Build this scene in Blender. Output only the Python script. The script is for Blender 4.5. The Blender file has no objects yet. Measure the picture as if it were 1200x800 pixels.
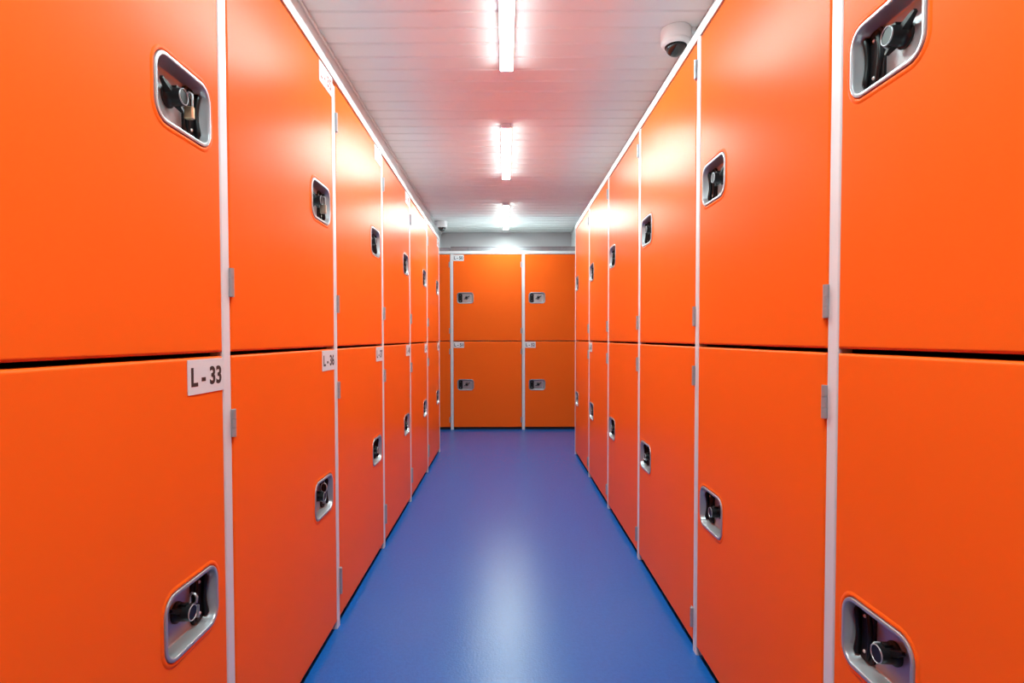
import bpy, bmesh, math, random
from mathutils import Matrix, Vector

# ------------------------------------------------------------------ camera, world, exposure
SC = bpy.context.scene
COL = SC.collection
HC = 1.1066
cam_d = bpy.data.cameras.new('camera')
cam_d.sensor_width = 36.0
cam_d.lens = 677.0 / 1200.0 * 36.0
cam_d.shift_x = (600 - 592.34) / 1200.0
cam_d.shift_y = (415.11 - 400) / 1200.0
cam_d.clip_start = 0.02
cam = bpy.data.objects.new('camera', cam_d)
COL.objects.link(cam)
PITCH, ROLL = -0.0283, 0.0018
Rp = Matrix(((1, 0, 0), (0, math.cos(PITCH), math.sin(PITCH)), (0, -math.sin(PITCH), math.cos(PITCH))))
Rr = Matrix(((math.cos(ROLL), 0, -math.sin(ROLL)), (0, 1, 0), (math.sin(ROLL), 0, math.cos(ROLL))))
W2C = Rr @ Rp                                    # rows: right, forward, up
right, fwd, up = W2C[0], W2C[1], W2C[2]
cam.matrix_world = Matrix(((right[0], up[0], -fwd[0], 0), (right[1], up[1], -fwd[1], 0),
                           (right[2], up[2], -fwd[2], HC), (0, 0, 0, 1)))
SC.camera = cam

world = bpy.data.worlds.new('world')
SC.world = world
world.use_nodes = True
world.node_tree.nodes['Background'].inputs[0].default_value = (0.5, 0.52, 0.55, 1)
world.node_tree.nodes['Background'].inputs[1].default_value = 0.02

LAMP_POWER = 158.0
vs = SC.view_settings
vs.view_transform = 'Standard'
vs.look = 'None'
vs.gamma = 1.0
vs.exposure = 0.0
vs.use_curve_mapping = False

# ------------------------------------------------------------------ materials
def mat(name, color, rough=0.5, metal=0.0, spec=0.5, bump=None, vary=None, coat=None, emit=None):
    m = bpy.data.materials.new(name)
    m.use_nodes = True
    nt = m.node_tree
    b = nt.nodes['Principled BSDF']
    b.inputs['Base Color'].default_value = (*color, 1)
    b.inputs['Roughness'].default_value = rough
    b.inputs['Metallic'].default_value = metal
    b.inputs['Specular IOR Level'].default_value = spec
    if coat:
        b.inputs['Coat Weight'].default_value = coat[0]
        b.inputs['Coat Roughness'].default_value = coat[1]
    tc = nt.nodes.new('ShaderNodeTexCoord')
    if bump:
        prev = None
        for sc, strength, stretch in bump:
            mp = nt.nodes.new('ShaderNodeMapping')
            mp.inputs['Scale'].default_value = stretch
            nt.links.new(tc.outputs['Object'], mp.inputs['Vector'])
            nz = nt.nodes.new('ShaderNodeTexNoise')
            nz.inputs['Scale'].default_value = sc
            nz.inputs['Detail'].default_value = 3
            nt.links.new(mp.outputs[0], nz.inputs['Vector'])
            bp = nt.nodes.new('ShaderNodeBump')
            bp.inputs['Strength'].default_value = 1.0
            bp.inputs['Distance'].default_value = strength
            nt.links.new(nz.outputs['Fac'], bp.inputs['Height'])
            if prev:
                nt.links.new(prev.outputs[0], bp.inputs['Normal'])
            prev = bp
        nt.links.new(prev.outputs[0], b.inputs['Normal'])
    if vary:
        sc, amt, stretch = vary
        mp = nt.nodes.new('ShaderNodeMapping')
        mp.inputs['Scale'].default_value = stretch
        nt.links.new(tc.outputs['Object'], mp.inputs['Vector'])
        nz = nt.nodes.new('ShaderNodeTexNoise')
        nz.inputs['Scale'].default_value = sc
        nz.inputs['Detail'].default_value = 5
        nt.links.new(mp.outputs[0], nz.inputs['Vector'])
        mx = nt.nodes.new('ShaderNodeMix')
        mx.data_type = 'RGBA'
        mx.inputs['A'].default_value = (*[c * (1 - amt) for c in color], 1)
        mx.inputs['B'].default_value = (*[min(1, c * (1 + amt)) for c in color], 1)
        nt.links.new(nz.outputs['Fac'], mx.inputs['Factor'])
        nt.links.new(mx.outputs['Result'], b.inputs['Base Color'])
    if emit:
        b.inputs['Emission Color'].default_value = (*emit[0], 1)
        b.inputs['Emission Strength'].default_value = emit[1]
    return m

ONE = (1, 1, 1)
M = {
    'orange': mat('orange_paint', (0.82, 0.117, 0.012), 0.29, spec=0.022,
                  bump=[(2.2, 0.0012, ONE), (260, 0.00004, ONE)], vary=(1.6, 0.03, ONE)),
    'white': mat('white_paint', (0.62, 0.64, 0.67), 0.30, bump=[(40, 0.00005, ONE)]),
    'ceiling': mat('ceiling_paint', (0.86, 0.86, 0.86), 0.40, spec=0.12,
                   bump=[(3, 0.0006, ONE), (120, 0.00003, ONE)], vary=(2, 0.03, (0.3, 2, 1))),
    'fascia': mat('fascia_paint', (0.62, 0.61, 0.62), 0.4, bump=[(60, 0.00004, ONE)]),
    'wall': mat('wall_paint', (0.42, 0.385, 0.40), 0.34, bump=[(8, 0.0008, (0.05, 1, 14))]),
    'floor': mat('blue_vinyl', (0.007, 0.090, 0.350), 0.26, spec=0.30,
                 bump=[(130, 0.00075, ONE), (9, 0.0006, ONE)], vary=(70, 0.22, (1, 1, 1))),
    'dark': mat('dark_recess', (0.012, 0.012, 0.014), 0.6, bump=[(50, 0.0001, ONE)]),
    'rivet': mat('bright_rivet', (0.75, 0.74, 0.73), 0.3, metal=0.6, bump=[(200, 0.00002, ONE)]),
    'body': mat('grey_carcass', (0.10, 0.10, 0.105), 0.55, bump=[(50, 0.0001, ONE)]),
    'steel': mat('brushed_steel', (0.37, 0.38, 0.40), 0.28, metal=0.5, bump=[(300, 0.00003, (1, 1, 12))]),
    'hinge': mat('zinc_hinge', (0.34, 0.34, 0.36), 0.45, metal=0.4, bump=[(200, 0.00003, ONE)]),
    'zinc': mat('galvanised_sheet', (0.30, 0.30, 0.32), 0.26, metal=1.0, bump=[(30, 0.0001, ONE)], vary=(24, 0.12, ONE)),
    'black': mat('black_plastic', (0.007, 0.007, 0.008), 0.38, spec=0.22, bump=[(300, 0.00003, ONE)]),
    'brass': mat('brass', (0.72, 0.55, 0.34), 0.3, metal=1.0, bump=[(200, 0.00003, ONE)]),
    'bronze': mat('dull_bronze', (0.40, 0.33, 0.26), 0.38, metal=1.0, bump=[(200, 0.00003, ONE)]),
    'label': mat('label_plastic', (0.60, 0.63, 0.66), 0.42, bump=[(60, 0.00003, ONE)]),
    'ink': mat('black_ink', (0.015, 0.014, 0.016), 0.5, bump=[(60, 0.00002, ONE)]),
    'redink': mat('faded_red_ink', (0.45, 0.10, 0.09), 0.5, bump=[(60, 0.00002, ONE)]),
    'diffuser': mat('lit_diffuser', (0.9, 0.9, 0.9), 0.5, emit=((0.76, 1.0, 0.98), LAMP_POWER)),
    'diffuser_far': mat('far_lit_diffuser', (0.9, 0.9, 0.9), 0.5, emit=((0.82, 1.0, 0.96), LAMP_POWER * 1.0)),  # far lamp's own emission, tuned to balance light on the back wall and doors
    'camwhite': mat('white_casing', (0.90, 0.91, 0.92), 0.35, bump=[(80, 0.00003, ONE)]),
    'domeglass': mat('smoked_dome', (0.015, 0.013, 0.013), 0.06, spec=0.6, bump=[(20, 0.00001, ONE)]),
    'lens': mat('camera_eye', (0.02, 0.02, 0.025), 0.1, bump=[(20, 0.00001, ONE)]),
}

# ------------------------------------------------------------------ mesh helpers
class MB:
    """collects geometry in (a, n, z) coordinates; m mirrors a"""
    def __init__(self, m=1):
        self.v, self.f, self.s, self.m = [], [], [], m
    def vert(self, p):
        self.v.append((self.m * p[0], p[1], p[2]))
        return len(self.v) - 1
    def face(self, idx, smooth=False):
        self.f.append(tuple(idx)); self.s.append(smooth)
    def box(self, a0, a1, n0, n1, z0, z1):
        i = [self.vert((a, n, z)) for z in (z0, z1) for n in (n0, n1) for a in (a0, a1)]
        for q in ((0, 1, 3, 2), (4, 5, 7, 6), (0, 1, 5, 4), (2, 3, 7, 6), (0, 2, 6, 4), (1, 3, 7, 5)):
            self.face([i[k] for k in q])
    def loft(self, loops, cap0=False, cap1=False, smooth=True, closed=True):
        L = [[self.vert(p) for p in lp] for lp in loops]
        n = len(L[0])
        for A, B in zip(L[:-1], L[1:]):
            for k in range(n if closed else n - 1):
                self.face((A[k], A[(k + 1) % n], B[(k + 1) % n], B[k]), smooth)
        # caps get their own vertices so the rims stay crisp
        if cap0: self.face([self.vert(p) for p in loops[0]])
        if cap1: self.face([self.vert(p) for p in loops[-1]])
        return L
    def lathe(self, prof, c, axis='n', seg=20, cap0=True, cap1=True):
        """prof: (radius, distance along axis)"""
        loops = []
        for r, d in prof:
            lp = []
            for k in range(seg):
                t = 2 * math.pi * k / seg
                x, y = r * math.cos(t), r * math.sin(t)
                if axis == 'n': lp.append((c[0] + x, c[1] + d, c[2] + y))
                elif axis == 'z': lp.append((c[0] + x, c[1] + y, c[2] + d))
                else: lp.append((c[0] + d, c[1] + x, c[2] + y))
            loops.append(lp)
        self.loft(loops, cap0, cap1)
    def tube(self, pts, r, seg=8):
        pts = [Vector(p) for p in pts]
        loops = []
        ref = Vector((0.31, 0.87, 0.22)).normalized()
        for i, p in enumerate(pts):
            d = (pts[min(i + 1, len(pts) - 1)] - pts[max(i - 1, 0)]).normalized()
            u = d.cross(ref).normalized(); w = d.cross(u)
            loops.append([tuple(p + r * (u * math.cos(2 * math.pi * k / seg) + w * math.sin(2 * math.pi * k / seg))) for k in range(seg)])
        self.loft(loops, True, True)
    def mesh(self, name, material, bevel=None):
        me = bpy.data.meshes.new(name)
        me.from_pydata(self.v, [], self.f)
        for p, s in zip(me.polygons, self.s):
            p.use_smooth = s
        bm = bmesh.new(); bm.from_mesh(me)
        bmesh.ops.recalc_face_normals(bm, faces=bm.faces)
        if bevel:
            bmesh.ops.bevel(bm, geom=[e for e in bm.edges if len(e.link_faces) == 2 and e.calc_face_angle(0) > 0.6],
                            offset=bevel, segments=2, profile=0.5, affect='EDGES')
        bm.to_mesh(me); bm.free()
        me.materials.append(M[material])
        return me

def link(name, data, parent=None, loc=None):
    o = bpy.data.objects.new(name, data)
    COL.objects.link(o)
    if parent: o.parent = parent
    if loc: o.location = loc
    return o

def struct(name, me, loc=None):
    o = link(name, me, None, loc)
    o['kind'] = 'structure'
    return o

def thing(name, label, cat, group=None, loc=(0, 0, 0), rotz=0.0):
    o = link(name, None, None, loc)
    o.rotation_euler = (0, 0, rotz)
    o.empty_display_size = 0.05
    o['label'] = label; o['category'] = cat
    if group: o['group'] = group
    return o

def box_mesh(name, x0, x1, y0, y1, z0, z1, material, bevel=None):
    b = MB(); b.box(x0, x1, y0, y1, z0, z1)
    return b.mesh(name, material, bevel)

def rrect(ca, cz, w, h, r, seg=6):
    pts = []
    for (sx, sz, t0) in ((1, 1, 0), (-1, 1, 90), (-1, -1, 180), (1, -1, 270)):
        for k in range(seg + 1):
            t = math.radians(t0 + 90 * k / seg)
            pts.append((ca + sx * (w / 2 - r) + r * math.cos(t), cz + sz * (h / 2 - r) + r * math.sin(t)))
    return pts

# ------------------------------------------------------------------ layout numbers (metres)
XL, XR, YB = -0.642, 0.6632, 6.958
ZS = {'left': 1.0714, 'right': 1.0796, 'back': 1.0700}
ZT = {'left': 2.079, 'right': 2.130, 'back': 2.114}
ZRAIL = {'left': 2.113, 'right': 2.166, 'back': 2.149}
POST = {'left': [0.473, 1.330, 2.187, 3.031, 3.898, 4.754, 5.612],
        'right': [0.314, 1.171, 2.002, 2.870, 3.729, 4.583, 5.487],
        'back': [1.072, 0.2175, -0.6445, -1.499]}
DEPTH = 0.55
ZC = 2.55
FAS = {'left': -0.878, 'right': 0.905}
YEND = 7.96
YFRONT = -1.45
PW = 0.034

def to_world(side):
    """transform of the row's (a, n, z) frame with mirror m"""
    if side == 'left': return -1, -math.pi / 2
    if side == 'right': return 1, math.pi / 2
    return 1, math.pi

def place(side, s, n=0.0, z=0.0):
    """s = position along the row (y for the side rows, x for the back row)"""
    if side == 'left': return (XL + n, s, z)
    if side == 'right': return (XR - n, s, z)
    return (s, YB - n, z)

# ------------------------------------------------------------------ shell
struct('floor', box_mesh('floor', -1.62, 1.38, YFRONT - 0.1, YEND + 0.1, -0.08, 0.0, 'floor'))
ceiling = struct('ceiling', box_mesh('ceiling', -1.62, 1.38, YFRONT - 0.1, YEND + 0.1, ZC + 0.014, ZC + 0.08, 'fascia'))
struct('wall_back', box_mesh('wall_back', -1.62, 1.38, YEND, YEND + 0.1, 0, ZC + 0.014, 'wall'))
struct('wall_front', box_mesh('wall_front', -1.62, 1.38, YFRONT - 0.1, YFRONT, 0, ZC + 0.014, 'wall'))
struct('wall_left', box_mesh('wall_left', -1.62, -1.52, YFRONT, YEND, 0, ZC + 0.014, 'wall'))
struct('wall_right', box_mesh('wall_right', 1.28, 1.38, YFRONT, YEND, 0, ZC + 0.014, 'wall'))

# ceiling boards: shallow trays laid across the aisle with a rounded bead at each joint
PITCHB = 0.1390
def plank_mesh():
    b = MB()
    x0, x1, w = FAS['left'] + 0.008, FAS['right'] - 0.008, PITCHB
    prof = [(0.0, 0.012), (0.0, 0.004), (0.003, 0.0008), (0.008, 0.0), (w * 0.5, 0.0015),
            (w - 0.024, 0.0), (w - 0.020, 0.0), (w - 0.0185, 0.0075), (w - 0.014, 0.0085), (w - 0.009, 0.0065), (w - 0.005, 0.002), (w - 0.002, 0.004), (w - 0.001, 0.012)]
    loops = [[(x, y, z) for (y, z) in prof] for x in (x0, x1)]
    L = b.loft(loops, True, True, smooth=False)
    return b.mesh('plank', 'ceiling')
pm = plank_mesh()
y = 2.605 - 30 * PITCHB
while y + PITCHB < YFRONT: y += PITCHB
rng = random.Random(4)
while y < YEND - 0.02:
    if y > YFRONT and y + PITCHB < YEND + 0.12:
        o = link('plank', pm, ceiling, (0, y, ZC + 0.0015 * rng.random()))
        if y + PITCHB > YEND:
            o.scale = (1, (YEND - y) / PITCHB * 0.99, 1)
    y += PITCHB

trim_no = [0]
def trim(me, loc=None):
    trim_no[0] += 1
    return struct('trim_%d' % trim_no[0], me, loc)

# bulkheads that close the space above the locker rows, with a small cove at the ceiling
for side in ('left', 'right'):
    s = -1 if side == 'left' else 1
    x = FAS[side]
    xa, xb = sorted((x, x + s * 0.02))
    trim(box_mesh('bulkhead', xa, xb, YFRONT, YEND, {'left': 2.082, 'right': 2.167}[side], ZC + 0.013, 'fascia'))
    xa, xb = sorted((x, x - s * 0.012))
    trim(box_mesh('cove', xa, xb, YFRONT, YEND, ZC - 0.02, ZC - 0.004, 'fascia', 0.003))

# rails over the doors, posts, kick boards
def rail_z(side, s):
    """underside and top of the rail; the left one drops slightly towards the far end"""
    if side == 'left':
        k = min(1.0, max(0.0, (s - 1.9) / 2.2))
        return 2.080 - 0.025 * k, 2.114 - 0.034 * k
    return ZT[side], ZRAIL[side]
def rail(side, s0, s1):
    a, b = sorted((s0, s1))
    if side == 'left':
        r = MB()
        r.loft([[(x, y, z) for x, z in ((XL - 0.04, rail_z(side, y)[0]), (XL + 0.002, rail_z(side, y)[0]), (XL + 0.002, rail_z(side, y)[1]), (XL - 0.04, rail_z(side, y)[1]))]
                for y in (a, 1.9, 2.6, 3.4, 4.1, b)], True, True, smooth=False)
        return r.mesh('rail', 'white')
    if side == 'right': return box_mesh('rail', XR - 0.002, XR + 0.04, a, b, ZT[side], ZRAIL[side], 'white', 0.0015)
    return box_mesh('rail', a, b, YB - 0.002, YB + 0.04, ZT[side], ZRAIL[side], 'white', 0.0015)
for side in ('left', 'right'):
    trim(rail(side, YFRONT, POST[side][-1] + PW / 2))
trim(rail('back', POST['back'][0] + PW / 2, POST['back'][-1] - PW / 2))
# top sheets over the carcasses (carry the bulkheads)
trim(box_mesh('top_sheet', XL - DEPTH - 0.03, XL - 0.041, YFRONT, POST['left'][-1] + 0.016, 2.070, 2.0805, 'white'))
trim(box_mesh('top_sheet', XR + 0.041, XR + DEPTH + 0.03, YFRONT, POST['right'][-1] + 0.016, ZT['right'] + 0.012, ZRAIL['right'], 'white'))
trim(box_mesh('top_sheet', POST['back'][-1], POST['back'][0], YB + 0.041, YB + DEPTH + 0.03, ZT['back'] + 0.012, ZRAIL['back'], 'white'))

def post_mesh(side, w=PW):
    b = MB()
    zt = ZT[side] - 0.0005 - (0.027 if side == 'left' else 0)
    prof = [(-w / 2, -0.030), (-w / 2, -0.0015), (-w / 2 + 0.002, 0.0008), (w / 2 - 0.002, 0.0008), (w / 2, -0.0015), (w / 2, -0.030)]
    b.loft([[(a, n, z) for a, n in prof] for z in (0.0, zt)], True, True, smooth=False)
    return b.mesh('post', 'white')
for side in ('left', 'right', 'back'):
    pmesh = post_mesh(side)
    for s in POST[side]:
        o = trim(pmesh, place(side, s))
        o.rotation_euler = (0, 0, to_world(side)[1])
kick = {'left': (XL - 0.05, XL - 0.031, YFRONT, POST['left'][-1] + 0.01), 'right': (XR + 0.031, XR + 0.05, YFRONT, POST['right'][-1] + 0.01)}
for side, (x0, x1, y0, y1) in kick.items():
    struct('baseboard_' + side, box_mesh('kick', x0, x1, y0, y1, 0, 0.03, 'dark'))
struct('baseboard_back', box_mesh('kick', POST['back'][-1], POST['back'][0], YB + 0.031, YB + 0.05, 0, 0.03, 'dark'))
# end panels of the two side rows, towards the cross aisle
struct('wall_left_end', box_mesh('end_panel', XL - DEPTH - 0.03, XL - 0.031, POST['left'][-1] - 0.010, POST['left'][-1] + 0.016, 0, 2.069, 'orange'))
struct('wall_right_end', box_mesh('end_panel', XR + 0.031, XR + DEPTH + 0.03, POST['right'][-1] - 0.010, POST['right'][-1] + 0.016, 0, ZT['right'] + 0.011, 'orange'))
# unseen panels continuing the rows beside and behind the camera, added for bounce light
struct('wall_left_rear', box_mesh('rear_panel', XL - 0.03, XL, YFRONT, POST['left'][0] - PW / 2 - 0.002, 0.03, ZT['left'] - 0.003, 'orange'))
struct('wall_right_rear', box_mesh('rear_panel', XR, XR + 0.03, YFRONT, POST['right'][0] - PW / 2 - 0.002, 0.03, ZT['right'] - 0.003, 'orange'))

# ------------------------------------------------------------------ locker pieces
LW, LH, LR = 0.200, 0.134, 0.037
LOCK_AS = {'left': -(0.042 + LW / 2), 'right': -(0.031 + LW / 2), 'back': -(0.044 + LW / 2)}
LOCK_Z = {'left': (1.580, 0.548), 'right': (1.607, 0.543), 'back': (1.588, 0.543)}
CACHE = {}
def cached(key, fn):
    if key not in CACHE: CACHE[key] = fn()
    return CACHE[key]

def door_mesh(m, w, h, zl, LOCK_A):
    """folded sheet door with rounded edges and an embossed opening for the lock dish"""
    b = MB(m)
    def rect(i, n):
        return [(-i, n, i), (-w + i, n, i), (-w + i, n, h - i), (-i, n, h - i)]
    prof = [(0.0, -0.020), (0.0, -0.0055), (0.0006, -0.003), (0.002, -0.0010), (0.0045, -0.0001), (0.006, 0.0)]
    loops = [rect(i, n) for i, n in prof]
    # smooth fold strips, sharp at the corners: four separate strips
    for k in range(4):
        b.loft([[lp[k], lp[(k + 1) % 4]] for lp in loops], smooth=True, closed=False)
    # folded return flange round the back of the sheet
    for k in range(4):
        A, B = rect(0.0, -0.020), rect(0.016, -0.020)
        b.face([b.vert(p) for p in (A[k], A[(k + 1) % 4], B[(k + 1) % 4], B[k])])
    hole = [(a, z) for a, z in rrect(LOCK_A, zl, LW + 0.022, LH + 0.022, LR + 0.011)]
    # emboss
    emb = []
    for off, n in ((0.011, 0.0), (0.0085, 0.0012), (0.005, 0.0018), (0.002, 0.0012), (0.0005, -0.002), (0.0, -0.006)):
        emb.append([(a, n, z) for a, z in rrect(LOCK_A, zl, LW + 2 * off, LH + 2 * off, LR + off)])
    b.loft(emb, smooth=True)
    me = b.mesh('door', 'orange')
    # flat front with the opening
    bm = bmesh.new(); bm.from_mesh(me)
    inn = rect(0.006, 0.0)
    vo = [bm.verts.new((m * p[0], p[1], p[2])) for p in inn]
    vi = [bm.verts.new((m * a, 0.0, z)) for a, z in hole]
    es = [bm.edges.new((L[k], L[(k + 1) % len(L)])) for L in (vo, vi) for k in range(len(L))]
    r = bmesh.ops.triangle_fill(bm, use_beauty=True, use_dissolve=False, edges=es)
    for g in r['geom']:
        if isinstance(g, bmesh.types.BMFace):
            g.smooth = False
            if g.normal.y < 0: g.normal_flip()
    bm.to_mesh(me); bm.free()
    return me

def body_mesh(m, w, h):
    b = MB(m)
    t = 0.0025
    n0, n1 = -DEPTH, -0.024
    b.box(-t, 0, n0, n1, 0, h); b.box(-w, -w + t, n0, n1, 0, h)
    b.box(-w + t, -t, n0, n1, 0, t); b.box(-w + t, -t, n0, n1, h - t, h)
    b.box(-w + t, -t, n0, n0 + t, t, h - t)
    return b.mesh('body', 'body')

def dish_mesh(m):
    b = MB(m)
    loops = []
    for d, n in ((0.0, -0.004), (0.0, 0.0022), (0.0004, 0.0030), (0.0012, 0.0034), (0.0066, 0.0034), (0.0074, 0.0030), (0.0080, 0.0020), (0.0088, -0.002), (0.0140, -0.0240), (0.0150, -0.0256), (0.0172, -0.0262)):
        loops.append([(a, n, z) for a, z in rrect(0, 0, LW - 2 * d, LH - 2 * d, max(0.008, LR - d))])
    b.loft(loops, False, True, smooth=True)
    b.box(-LW / 2 + 0.0215, -LW / 2 + 0.047, -0.0262, -0.0246, -0.041, 0.041)   # riveted strip at the hinge side
    return b.mesh('lock_plate', 'steel')

# a is measured from the dish centre, free edge of the door at +a
HA = LW / 2 - 0.041        # handle centre
def handle_mesh(m):
    b = MB(m)
    base = [[(a, n, z) for a, z in rrect(HA, 0, 0.046 - 2 * i, 0.106 - 2 * i, 0.016)] for i, n in ((0, -0.026), (0, -0.0215), (0.0015, -0.020))]
    b.loft(base, True, True, smooth=False)
    # bowed finger lip, a thin curved wall standing on the base
    K = 14
    loops = []
    for k in range(K + 1):
        t = -1 + 2 * k / K
        z = 0.047 * t
        c = HA - 0.006 - 0.013 * (1 - t * t)
        top = -0.012 - 0.005 * t ** 4
        th = 0.0032
        loops.append([(c + th + 0.004, -0.021, z), (c + th, (-0.021 + top) / 2, z), (c + th * 0.7, top - 0.001, z), (c, top, z),
                      (c - th * 0.8, top - 0.002, z), (c - th, (-0.021 + top) / 2, z), (c - th - 0.001, -0.021, z)])
    b.loft(loops, True, True, smooth=True)
    # scalloped outer lip towards the free edge
    loops = []
    for k in range(K + 1):
        t = -1 + 2 * k / K
        z = 0.046 * t
        c = HA + 0.0165 + 0.003 * (abs(t) ** 3)
        top = -0.012 + 0.008 * (abs(t) ** 2) - 0.008 * t ** 8
        loops.append([(c + 0.003, -0.021, z), (c + 0.0026, top, z), (c - 0.002, top, z), (c - 0.003, -0.021, z)])
    b.loft(loops, True, True, smooth=True)
    return b.mesh('pull_handle', 'black')

KA, KZ = -0.014, 0.004    # knob centre on the dish
def knob_mesh(m):
    b = MB(m)
    b.lathe([(0.0215, -0.026), (0.0215, -0.0225), (0.0195, -0.021), (0.0172, -0.0205), (0.0170, -0.010), (0.0162, 0.005), (0.0157, 0.0072)], (KA, 0, KZ), 'n', 24)
    b.box(KA - 0.008, KA + 0.004, -0.016, -0.002, KZ + 0.010, KZ + 0.0195)      # square cam hump on top
    return b.mesh('turn_knob', 'black')
def bezel_mesh(m):
    b = MB(m)
    b.lathe([(0.0158, 0.0060), (0.0161, 0.0072), (0.0157, 0.0084), (0.0150, 0.0086), (0.0145, 0.0080), (0.0143, 0.0073)], (KA, 0, KZ), 'n', 24, False, False)
    return b.mesh('knob_bezel', 'steel')
def lever_mesh(m):
    b = MB(m)
    ang = math.radians(152)
    ca, sa = math.cos(ang), math.sin(ang)
    def P(u, v, n): return (KA + u * ca - v * sa, n, KZ + u * sa + v * ca)
    out = []
    for sgn, ln in ((1, 0.046), (-1, 0.036)):
        loops = []
        for u, hw, n0, n1 in ((0.006, 0.0085, -0.0205, -0.007), (0.018, 0.0065, -0.0195, -0.007), (ln * 0.80, 0.0045, -0.017, -0.009), (ln, 0.0030, -0.016, -0.010)):
            u *= sgn
            loops.append([P(u, -hw, n0), P(u, hw, n0), P(u, hw * 0.8, n1), P(u, -hw * 0.8, n1)])
        b.loft(loops, True, True, smooth=False)
    return b.mesh('lever', 'black')
def hasp_mesh(m):
    b = MB(m)
    # a plain eye: the knob flange covers its root
    # slotted eye standing out beside the knob on the handle side
    pts = [(KA + 0.020, -0.024, KZ - 0.010), (KA + 0.020, -0.004, KZ - 0.010), (KA + 0.020, 0.002, KZ - 0.004), (KA + 0.020, 0.003, KZ + 0.003),
           (KA + 0.020, -0.002, KZ + 0.009), (KA + 0.020, -0.024, KZ + 0.009)]
    b.tube(pts, 0.0022, 6)
    return b.mesh('hasp', 'steel')
def slot_hasp_mesh(m):
    """steel two-leaf hasp: a slotted upright leaf and a square drilled leaf"""
    b = MB(m)
    c = KA + 0.021
    ring = [(c, n, z) for n, z in [(-0.024, 0.004), (-0.004, 0.006), (0.004, 0.012), (0.005, 0.022), (0.001, 0.029), (-0.006, 0.030), (-0.010, 0.024), (-0.010, 0.010)]]
    b.tube([(p[0], p[1], p[2] + KZ) for p in ring], 0.0028, 6)
    b.box(c + 0.003, c + 0.0055, -0.022, 0.007, KZ - 0.022, KZ + 0.004)
    b.lathe([(0.0032, 0.0), (0.0032, 0.0012), (0.002, 0.0018)], (c + 0.0055, -0.004, KZ - 0.012), 'a', 10)
    return b.mesh('hasp', 'steel')
def ring_key_mesh(m):
    """oval steel loop with a flat stem hanging from the knob"""
    b = MB(m)
    c = KA + 0.022
    pts = []
    for k in range(17):
        t = 2 * math.pi * k / 16
        pts.append((c + 0.004, -0.004 + 0.011 * math.cos(t), KZ + 0.024 + 0.017 * math.sin(t)))
    b.tube(pts, 0.0022, 6)
    b.box(c + 0.002, c + 0.0055, -0.009, 0.001, KZ - 0.032, KZ + 0.009)
    b.box(c + 0.002, c + 0.0050, -0.013, -0.009, KZ - 0.026, KZ - 0.014)
    return b.mesh('hasp', 'steel')
def rivet_mesh(m):
    b = MB(m)
    b.lathe([(0.0036, 0.0), (0.0034, 0.0012), (0.0022, 0.0024), (0.0006, 0.0028)], (0, 0, 0), 'n', 10)
    return b.mesh('rivet', 'rivet')
def hinge_mesh(m, ln):
    b = MB(m)
    h = ln / 2
    b.box(-0.004, 0.013, -0.004, 0.0025, -h, h)
    g = 0.0004
    for z0, z1 in ((-h, -h * 0.33 - g), (-h * 0.33 + g, h * 0.33 - g), (h * 0.33 + g, h)):
        b.lathe([(0.0062, z0), (0.0062, z1)], (-0.003, 0.0045, 0), 'z', 12)
    return b.mesh('hinge', 'hinge')

LBW, LBH = 0.148, 0.072
def label_mesh(m, w):
    b = MB(m)
    b.loft([[(a, n, z) for a, z in rrect(-w / 2, 0, w, LBH, 0.002, 2)] for n in (0.0001, 0.0016)], True, True, smooth=False)
    return b.mesh('number_plate', 'label')
def text_mesh(txt, ink, w):
    cu = bpy.data.curves.new('lettering', 'FONT')
    cu.body = txt; cu.align_x = 'CENTER'; cu.align_y = 'CENTER'
    cu.size = 0.052; cu.offset = 0.0016; cu.extrude = 0.0002; cu.resolution_u = 4
    o = bpy.data.objects.new('lettering', cu)
    COL.objects.link(o)
    dg = bpy.context.evaluated_depsgraph_get()
    me = bpy.data.meshes.new_from_object(o.evaluated_get(dg))
    bpy.data.objects.remove(o)
    xs = [v.co.x for v in me.vertices]; ys = [v.co.y for v in me.vertices]
    sx = w * 0.84 / (max(xs) - min(xs)); sy = 0.040 / (max(ys) - min(ys))
    cx, cy = (max(xs) + min(xs)) / 2, (max(ys) + min(ys)) / 2
    for v in me.vertices:
        v.co = (-(v.co.x - cx) * sx, v.co.z + 0.0019, (v.co.y - cy) * sy)
    me.name = 'lettering'
    me.materials.clear(); me.materials.append(M[ink])
    return me

HINGE = {'left': dict(top=(0.145, 0.070), mid_up=(0.161, 0.066), mid_lo=(0.158, 0.064), low=(0.172, 0.100)),
         'right': dict(top=(0.093, 0.064), mid_up=(0.097, 0.068), mid_lo=(0.101, 0.068), low=(0.118, 0.068)),
         'back': dict(top=(0.12, 0.066), mid_up=(0.12, 0.066), mid_lo=(0.12, 0.066), low=(0.12, 0.066))}

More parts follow.
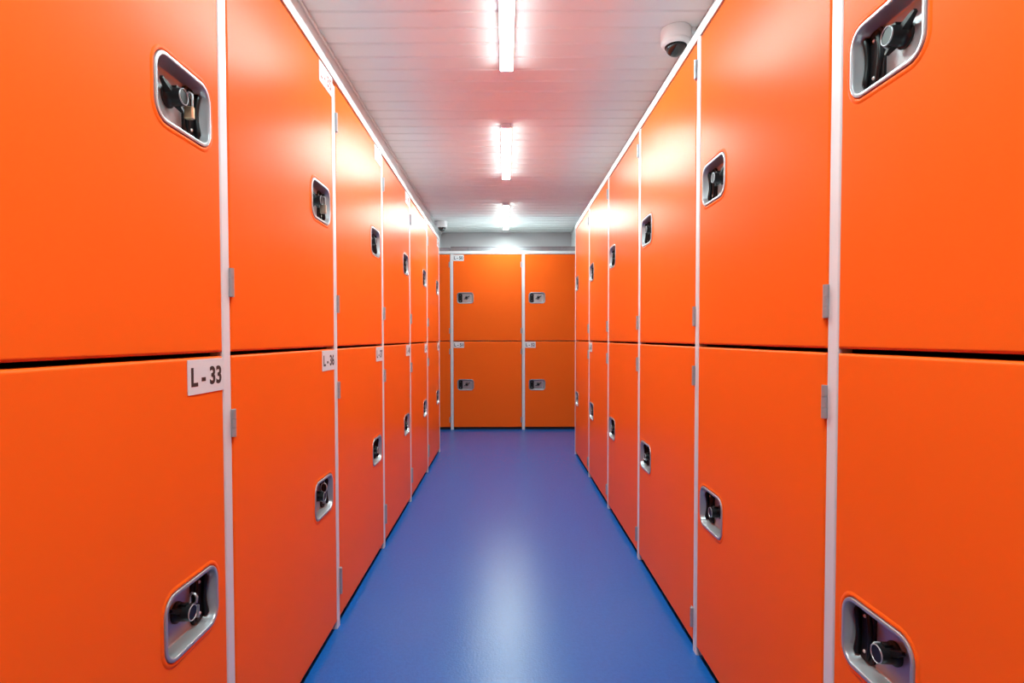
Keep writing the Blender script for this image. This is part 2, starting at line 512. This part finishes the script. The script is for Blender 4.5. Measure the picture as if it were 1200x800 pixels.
def locker(side, bay, tier, label, number=None, ink='ink', hasp='eye'):
    m, rot = to_world(side)
    p0, p1 = POST[side][bay], POST[side][bay + 1]
    if side == 'back': s_free, w = p1 + PW / 2 + 0.0015, p0 - p1 - PW - 0.006
    else: s_free, w = p1 - PW / 2 - 0.0015, p1 - p0 - PW - 0.006
    if tier == 'upper': z0, z1, lock_z = ZS[side] + 0.0045, rail_z(side, (p0 + p1) / 2)[0] - 0.006, LOCK_Z[side][0]
    else: z0, z1, lock_z = 0.031, ZS[side] - 0.0045, LOCK_Z[side][1]
    LOCK_A = LOCK_AS[side]
    if side == 'right' and bay == 0 and tier == 'upper': lock_z += 0.013
    h = z1 - z0; zl = lock_z - z0
    w = round(w, 3); h = round(h, 4); zl = round(zl, 4)
    t = thing('locker', label, 'locker', 'lockers of the %s row' % side, place(side, s_free, 0, z0), rot)
    link('door', cached(('door', m, w, h, zl, side), lambda: door_mesh(m, w, h, zl, LOCK_A)), t)
    link('body', cached(('body', m, w, h), lambda: body_mesh(m, w, h)), t)
    H = HINGE[side]
    ends = [(H['top'], h - H['top'][0]), (H['mid_up'], H['mid_up'][0])] if tier == 'upper' else [(H['mid_lo'], h - H['mid_lo'][0]), (H['low'], H['low'][0] - 0.031)]
    for (d, ln), z in ends:
        link('hinge', cached(('hinge', m, ln), lambda: hinge_mesh(m, ln)), t, (m * (-w), 0, z))
    lp = link('lock_plate', cached(('dish', m), lambda: dish_mesh(m)), t, (m * LOCK_A, 0, zl))
    link('pull_handle', cached(('handle', m), lambda: handle_mesh(m)), lp)
    link('turn_knob', cached(('knob', m), lambda: knob_mesh(m)), lp)
    link('knob_bezel', cached(('bezel', m), lambda: bezel_mesh(m)), lp)
    link('lever', cached(('lever', m), lambda: lever_mesh(m)), lp)
    fn = {'eye': hasp_mesh, 'slot': slot_hasp_mesh, 'key': ring_key_mesh}[hasp]
    link('hasp', cached(('hasp', m, hasp), lambda: fn(m)), lp)
    rv = cached(('rivet', m), lambda: rivet_mesh(m))
    for a, n, z in ((-LW / 2 + 0.034, -0.0246, 0.030), (-LW / 2 + 0.034, -0.0246, -0.030), (HA + 0.004, -0.020, 0.034), (HA + 0.004, -0.020, -0.034)):
        link('rivet', rv, lp, (m * a, n, z))
    if number:
        lw = LBW if side != 'back' else 0.128
        lz = h - 0.004 - LBH / 2
        pl = link('number_plate', cached(('label', m, lw), lambda: label_mesh(m, lw)), t, (0, 0, lz))
        pl['label'] = 'white number plate reading ' + number
        link('lettering', text_mesh(number, ink, lw), pl, (m * -lw / 2, 0, 0))
    return t

ORD = ['nearest the camera', 'second from the camera', 'third from the camera', 'fourth from the camera', 'fifth from the camera', 'at the far end']
low_no = ['L - 33', 'L - 36', 'L - 37', 'L - 40', 'L - 41', 'L - 44']
up_no = ['L - 34', 'L - 35', 'L - 38', 'L - 39', 'L - 42', 'L - 43']
LK = {}
for i in range(6):
    LK['u%d' % i] = locker('left', i, 'upper', 'upper orange locker in the left row, %s' % ORD[i], up_no[i], 'redink')
    LK['l%d' % i] = locker('left', i, 'lower', 'lower orange locker in the left row, %s' % ORD[i] +
                           (', tagged ' + low_no[i].replace(' ', '') if i < 3 else ''), low_no[i],
                           hasp={0: 'slot', 1: 'key'}.get(i, 'eye'))
    locker('right', i, 'upper', 'upper orange locker in the right row, %s' % ORD[i])
    locker('right', i, 'lower', 'lower orange locker in the right row, %s' % ORD[i], 'L - 60' if i == 4 else None)
locker('back', 1, 'upper', 'upper orange locker facing the aisle, above locker L-51', 'L - 50')
locker('back', 1, 'lower', 'lower orange locker facing the aisle, tagged L-51', 'L - 51')
locker('back', 0, 'upper', 'upper orange locker facing the aisle, above locker L-52')
locker('back', 0, 'lower', 'lower orange locker facing the aisle, tagged L-52', 'L - 52')
locker('back', 2, 'upper', 'upper orange end-wall locker showing as a sliver left of L-51 column')
locker('back', 2, 'lower', 'lower orange end-wall locker showing as a sliver left of L-51')

# padlocks hung in two of the left locks
def padlock(of, m, label, body_mat, size=1.0):
    loc = of.matrix_basis.translation
    side = 'left'
    t = thing('padlock', label, 'padlock', None)
    zl = LOCK_Z[side][0] - (ZS[side] + 0.0045)
    a = LOCK_AS[side] + KA + 0.022
    # left row: world = (XL + n, s_free + a, z)
    t.location = (XL + 0.004, loc.y + a, loc.z + zl + KZ)
    b = MB()
    b.loft([[(x, yy, -0.011 - 0.026 * size * f) for x, yy in rrect(0.002, 0, 0.019 * size - 2 * i, 0.011 * size - 2 * i, 0.003, 3)]
            for f, i in ((0, 0.0015), (0.06, 0), (0.94, 0), (1.0, 0.0015))], True, True, smooth=False)
    link('body', b.mesh('padlock_body', body_mat), t)
    b = MB()
    pts = [(-0.0045, 0, -0.014), (-0.0045, 0, 0.010)]
    for k in range(1, 8):
        th = math.pi * k / 8
        pts.append((0.002 - 0.0065 * math.cos(th), 0, 0.010 + 0.0075 * math.sin(th)))
    pts += [(0.0085, 0, 0.010), (0.0085, 0, -0.014)]
    b.tube(pts, 0.0021 * size, 8)
    link('shackle', b.mesh('shackle', 'steel'), t)
padlock(LK['u0'], -1, 'small brass padlock in the lock of the nearest upper left locker', 'brass', 0.95)
padlock(LK['u1'], -1, 'dull bronze padlock in the lock of the second upper left locker', 'bronze', 1.15)

# ------------------------------------------------------------------ ceiling lights
def ceiling_light(y0, y1, label, diffuser='diffuser'):
    t = thing('ceiling_light', label, 'ceiling light', 'strip lights along the ceiling', (0.008, (y0 + y1) / 2, ZC))
    L = (y1 - y0) / 2
    w = 0.033
    link('housing', box_mesh('housing', -w, w, -L, L, -0.0308, 0.001, 'camwhite', 0.002), t)
    b = MB()
    prof = [(-w + 0.001, -0.0308), (-w + 0.001, -0.0321), (-w + 0.002, -0.033), (w - 0.002, -0.033), (w - 0.001, -0.0321), (w - 0.001, -0.0308)]
    b.loft([[(x, yy, z) for x, z in prof] for yy in (-L + 0.006, L - 0.006)], True, True, smooth=False)
    link('diffuser', b.mesh('diffuser', diffuser), t)
    for s in (-1, 1):
        ya, yb = sorted((s * L, s * (L - 0.006)))
        link('end_cap', box_mesh('end_cap', -w, w, ya, yb, -0.034, -0.0309, 'camwhite', 0.001), t)
ceiling_light(1.84, 3.10, 'lit white strip light running off the top edge, nearest on the ceiling')
ceiling_light(3.93, 5.18, 'lit white strip light in the middle of the ceiling row')
ceiling_light(6.20, 7.55, 'lit white strip light at the far end of the ceiling', 'diffuser_far')
ceiling_light(-0.30, 0.98, 'lit white strip light above the camera, out of the picture')

# ------------------------------------------------------------------ dome cameras
def dome_camera(x, y, label, look):
    t = thing('dome_camera', label, 'security camera', 'dome cameras on the ceiling', (x, y, ZC))
    r = 0.071
    b = MB(); b.lathe([(r - 0.003, 0.001), (r, -0.002), (r, -0.052), (r - 0.003, -0.055), (r - 0.003, -0.056), (r, -0.058), (r - 0.009, -0.074), (0.050, -0.077)], (0, 0, 0), 'z', 40)
    link('base', b.mesh('camera_base', 'camwhite'), t)
    b = MB(); b.lathe([(0.051, -0.0765), (0.051, -0.080), (0.045, -0.082)], (0, 0, 0), 'z', 36, False, False)
    link('trim_ring', b.mesh('trim_ring', 'black'), t)
    b = MB()
    b.lathe([(0.046 * math.cos(k * math.pi / 20), -0.078 - 0.043 * math.sin(k * math.pi / 20)) for k in range(0, 10)] + [(0.003, -0.121)], (0, 0, 0), 'z', 32)
    link('dome', b.mesh('dome', 'domeglass'), t)
    # bracket plate that carries the base against the bulkhead
    sx = 1 if x > 0 else -1
    link('bracket', box_mesh('bracket', min(sx * 0.03, sx * 0.085), max(sx * 0.03, sx * 0.085), -0.03, 0.03, -0.022, 0.0005, 'camwhite', 0.001), t)
dome_camera(0.803, 2.755, 'white dome camera on the ceiling above the right locker row', -1)
dome_camera(-0.785, 7.20, 'white dome camera in the far left corner of the ceiling', 1)

# ------------------------------------------------------------------ galvanised trunking on the back lockers
t = thing('cable_trunking', 'galvanised sheet trunking lying along the top of the back lockers', 'trunking', None, (0, YB + 0.03, ZRAIL['back']))
for x0, x1, dz in ((-1.45, -0.668, 0.038), (-0.660, -0.452, 0.052), (-0.450, 0.665, 0.052), (0.667, 1.05, 0.052)):
    b = MB()
    b.box(x0, x1, 0.0, 0.08, 0.0, dz)
    b.box(x0, x1, -0.006, 0.086, dz, dz + 0.006)
    link('channel', b.mesh('channel', 'zinc', 0.001), t)
link('strap', box_mesh('strap', 0.655, 0.677, -0.003, -0.0005, 0.0, 0.050, 'zinc'), t)
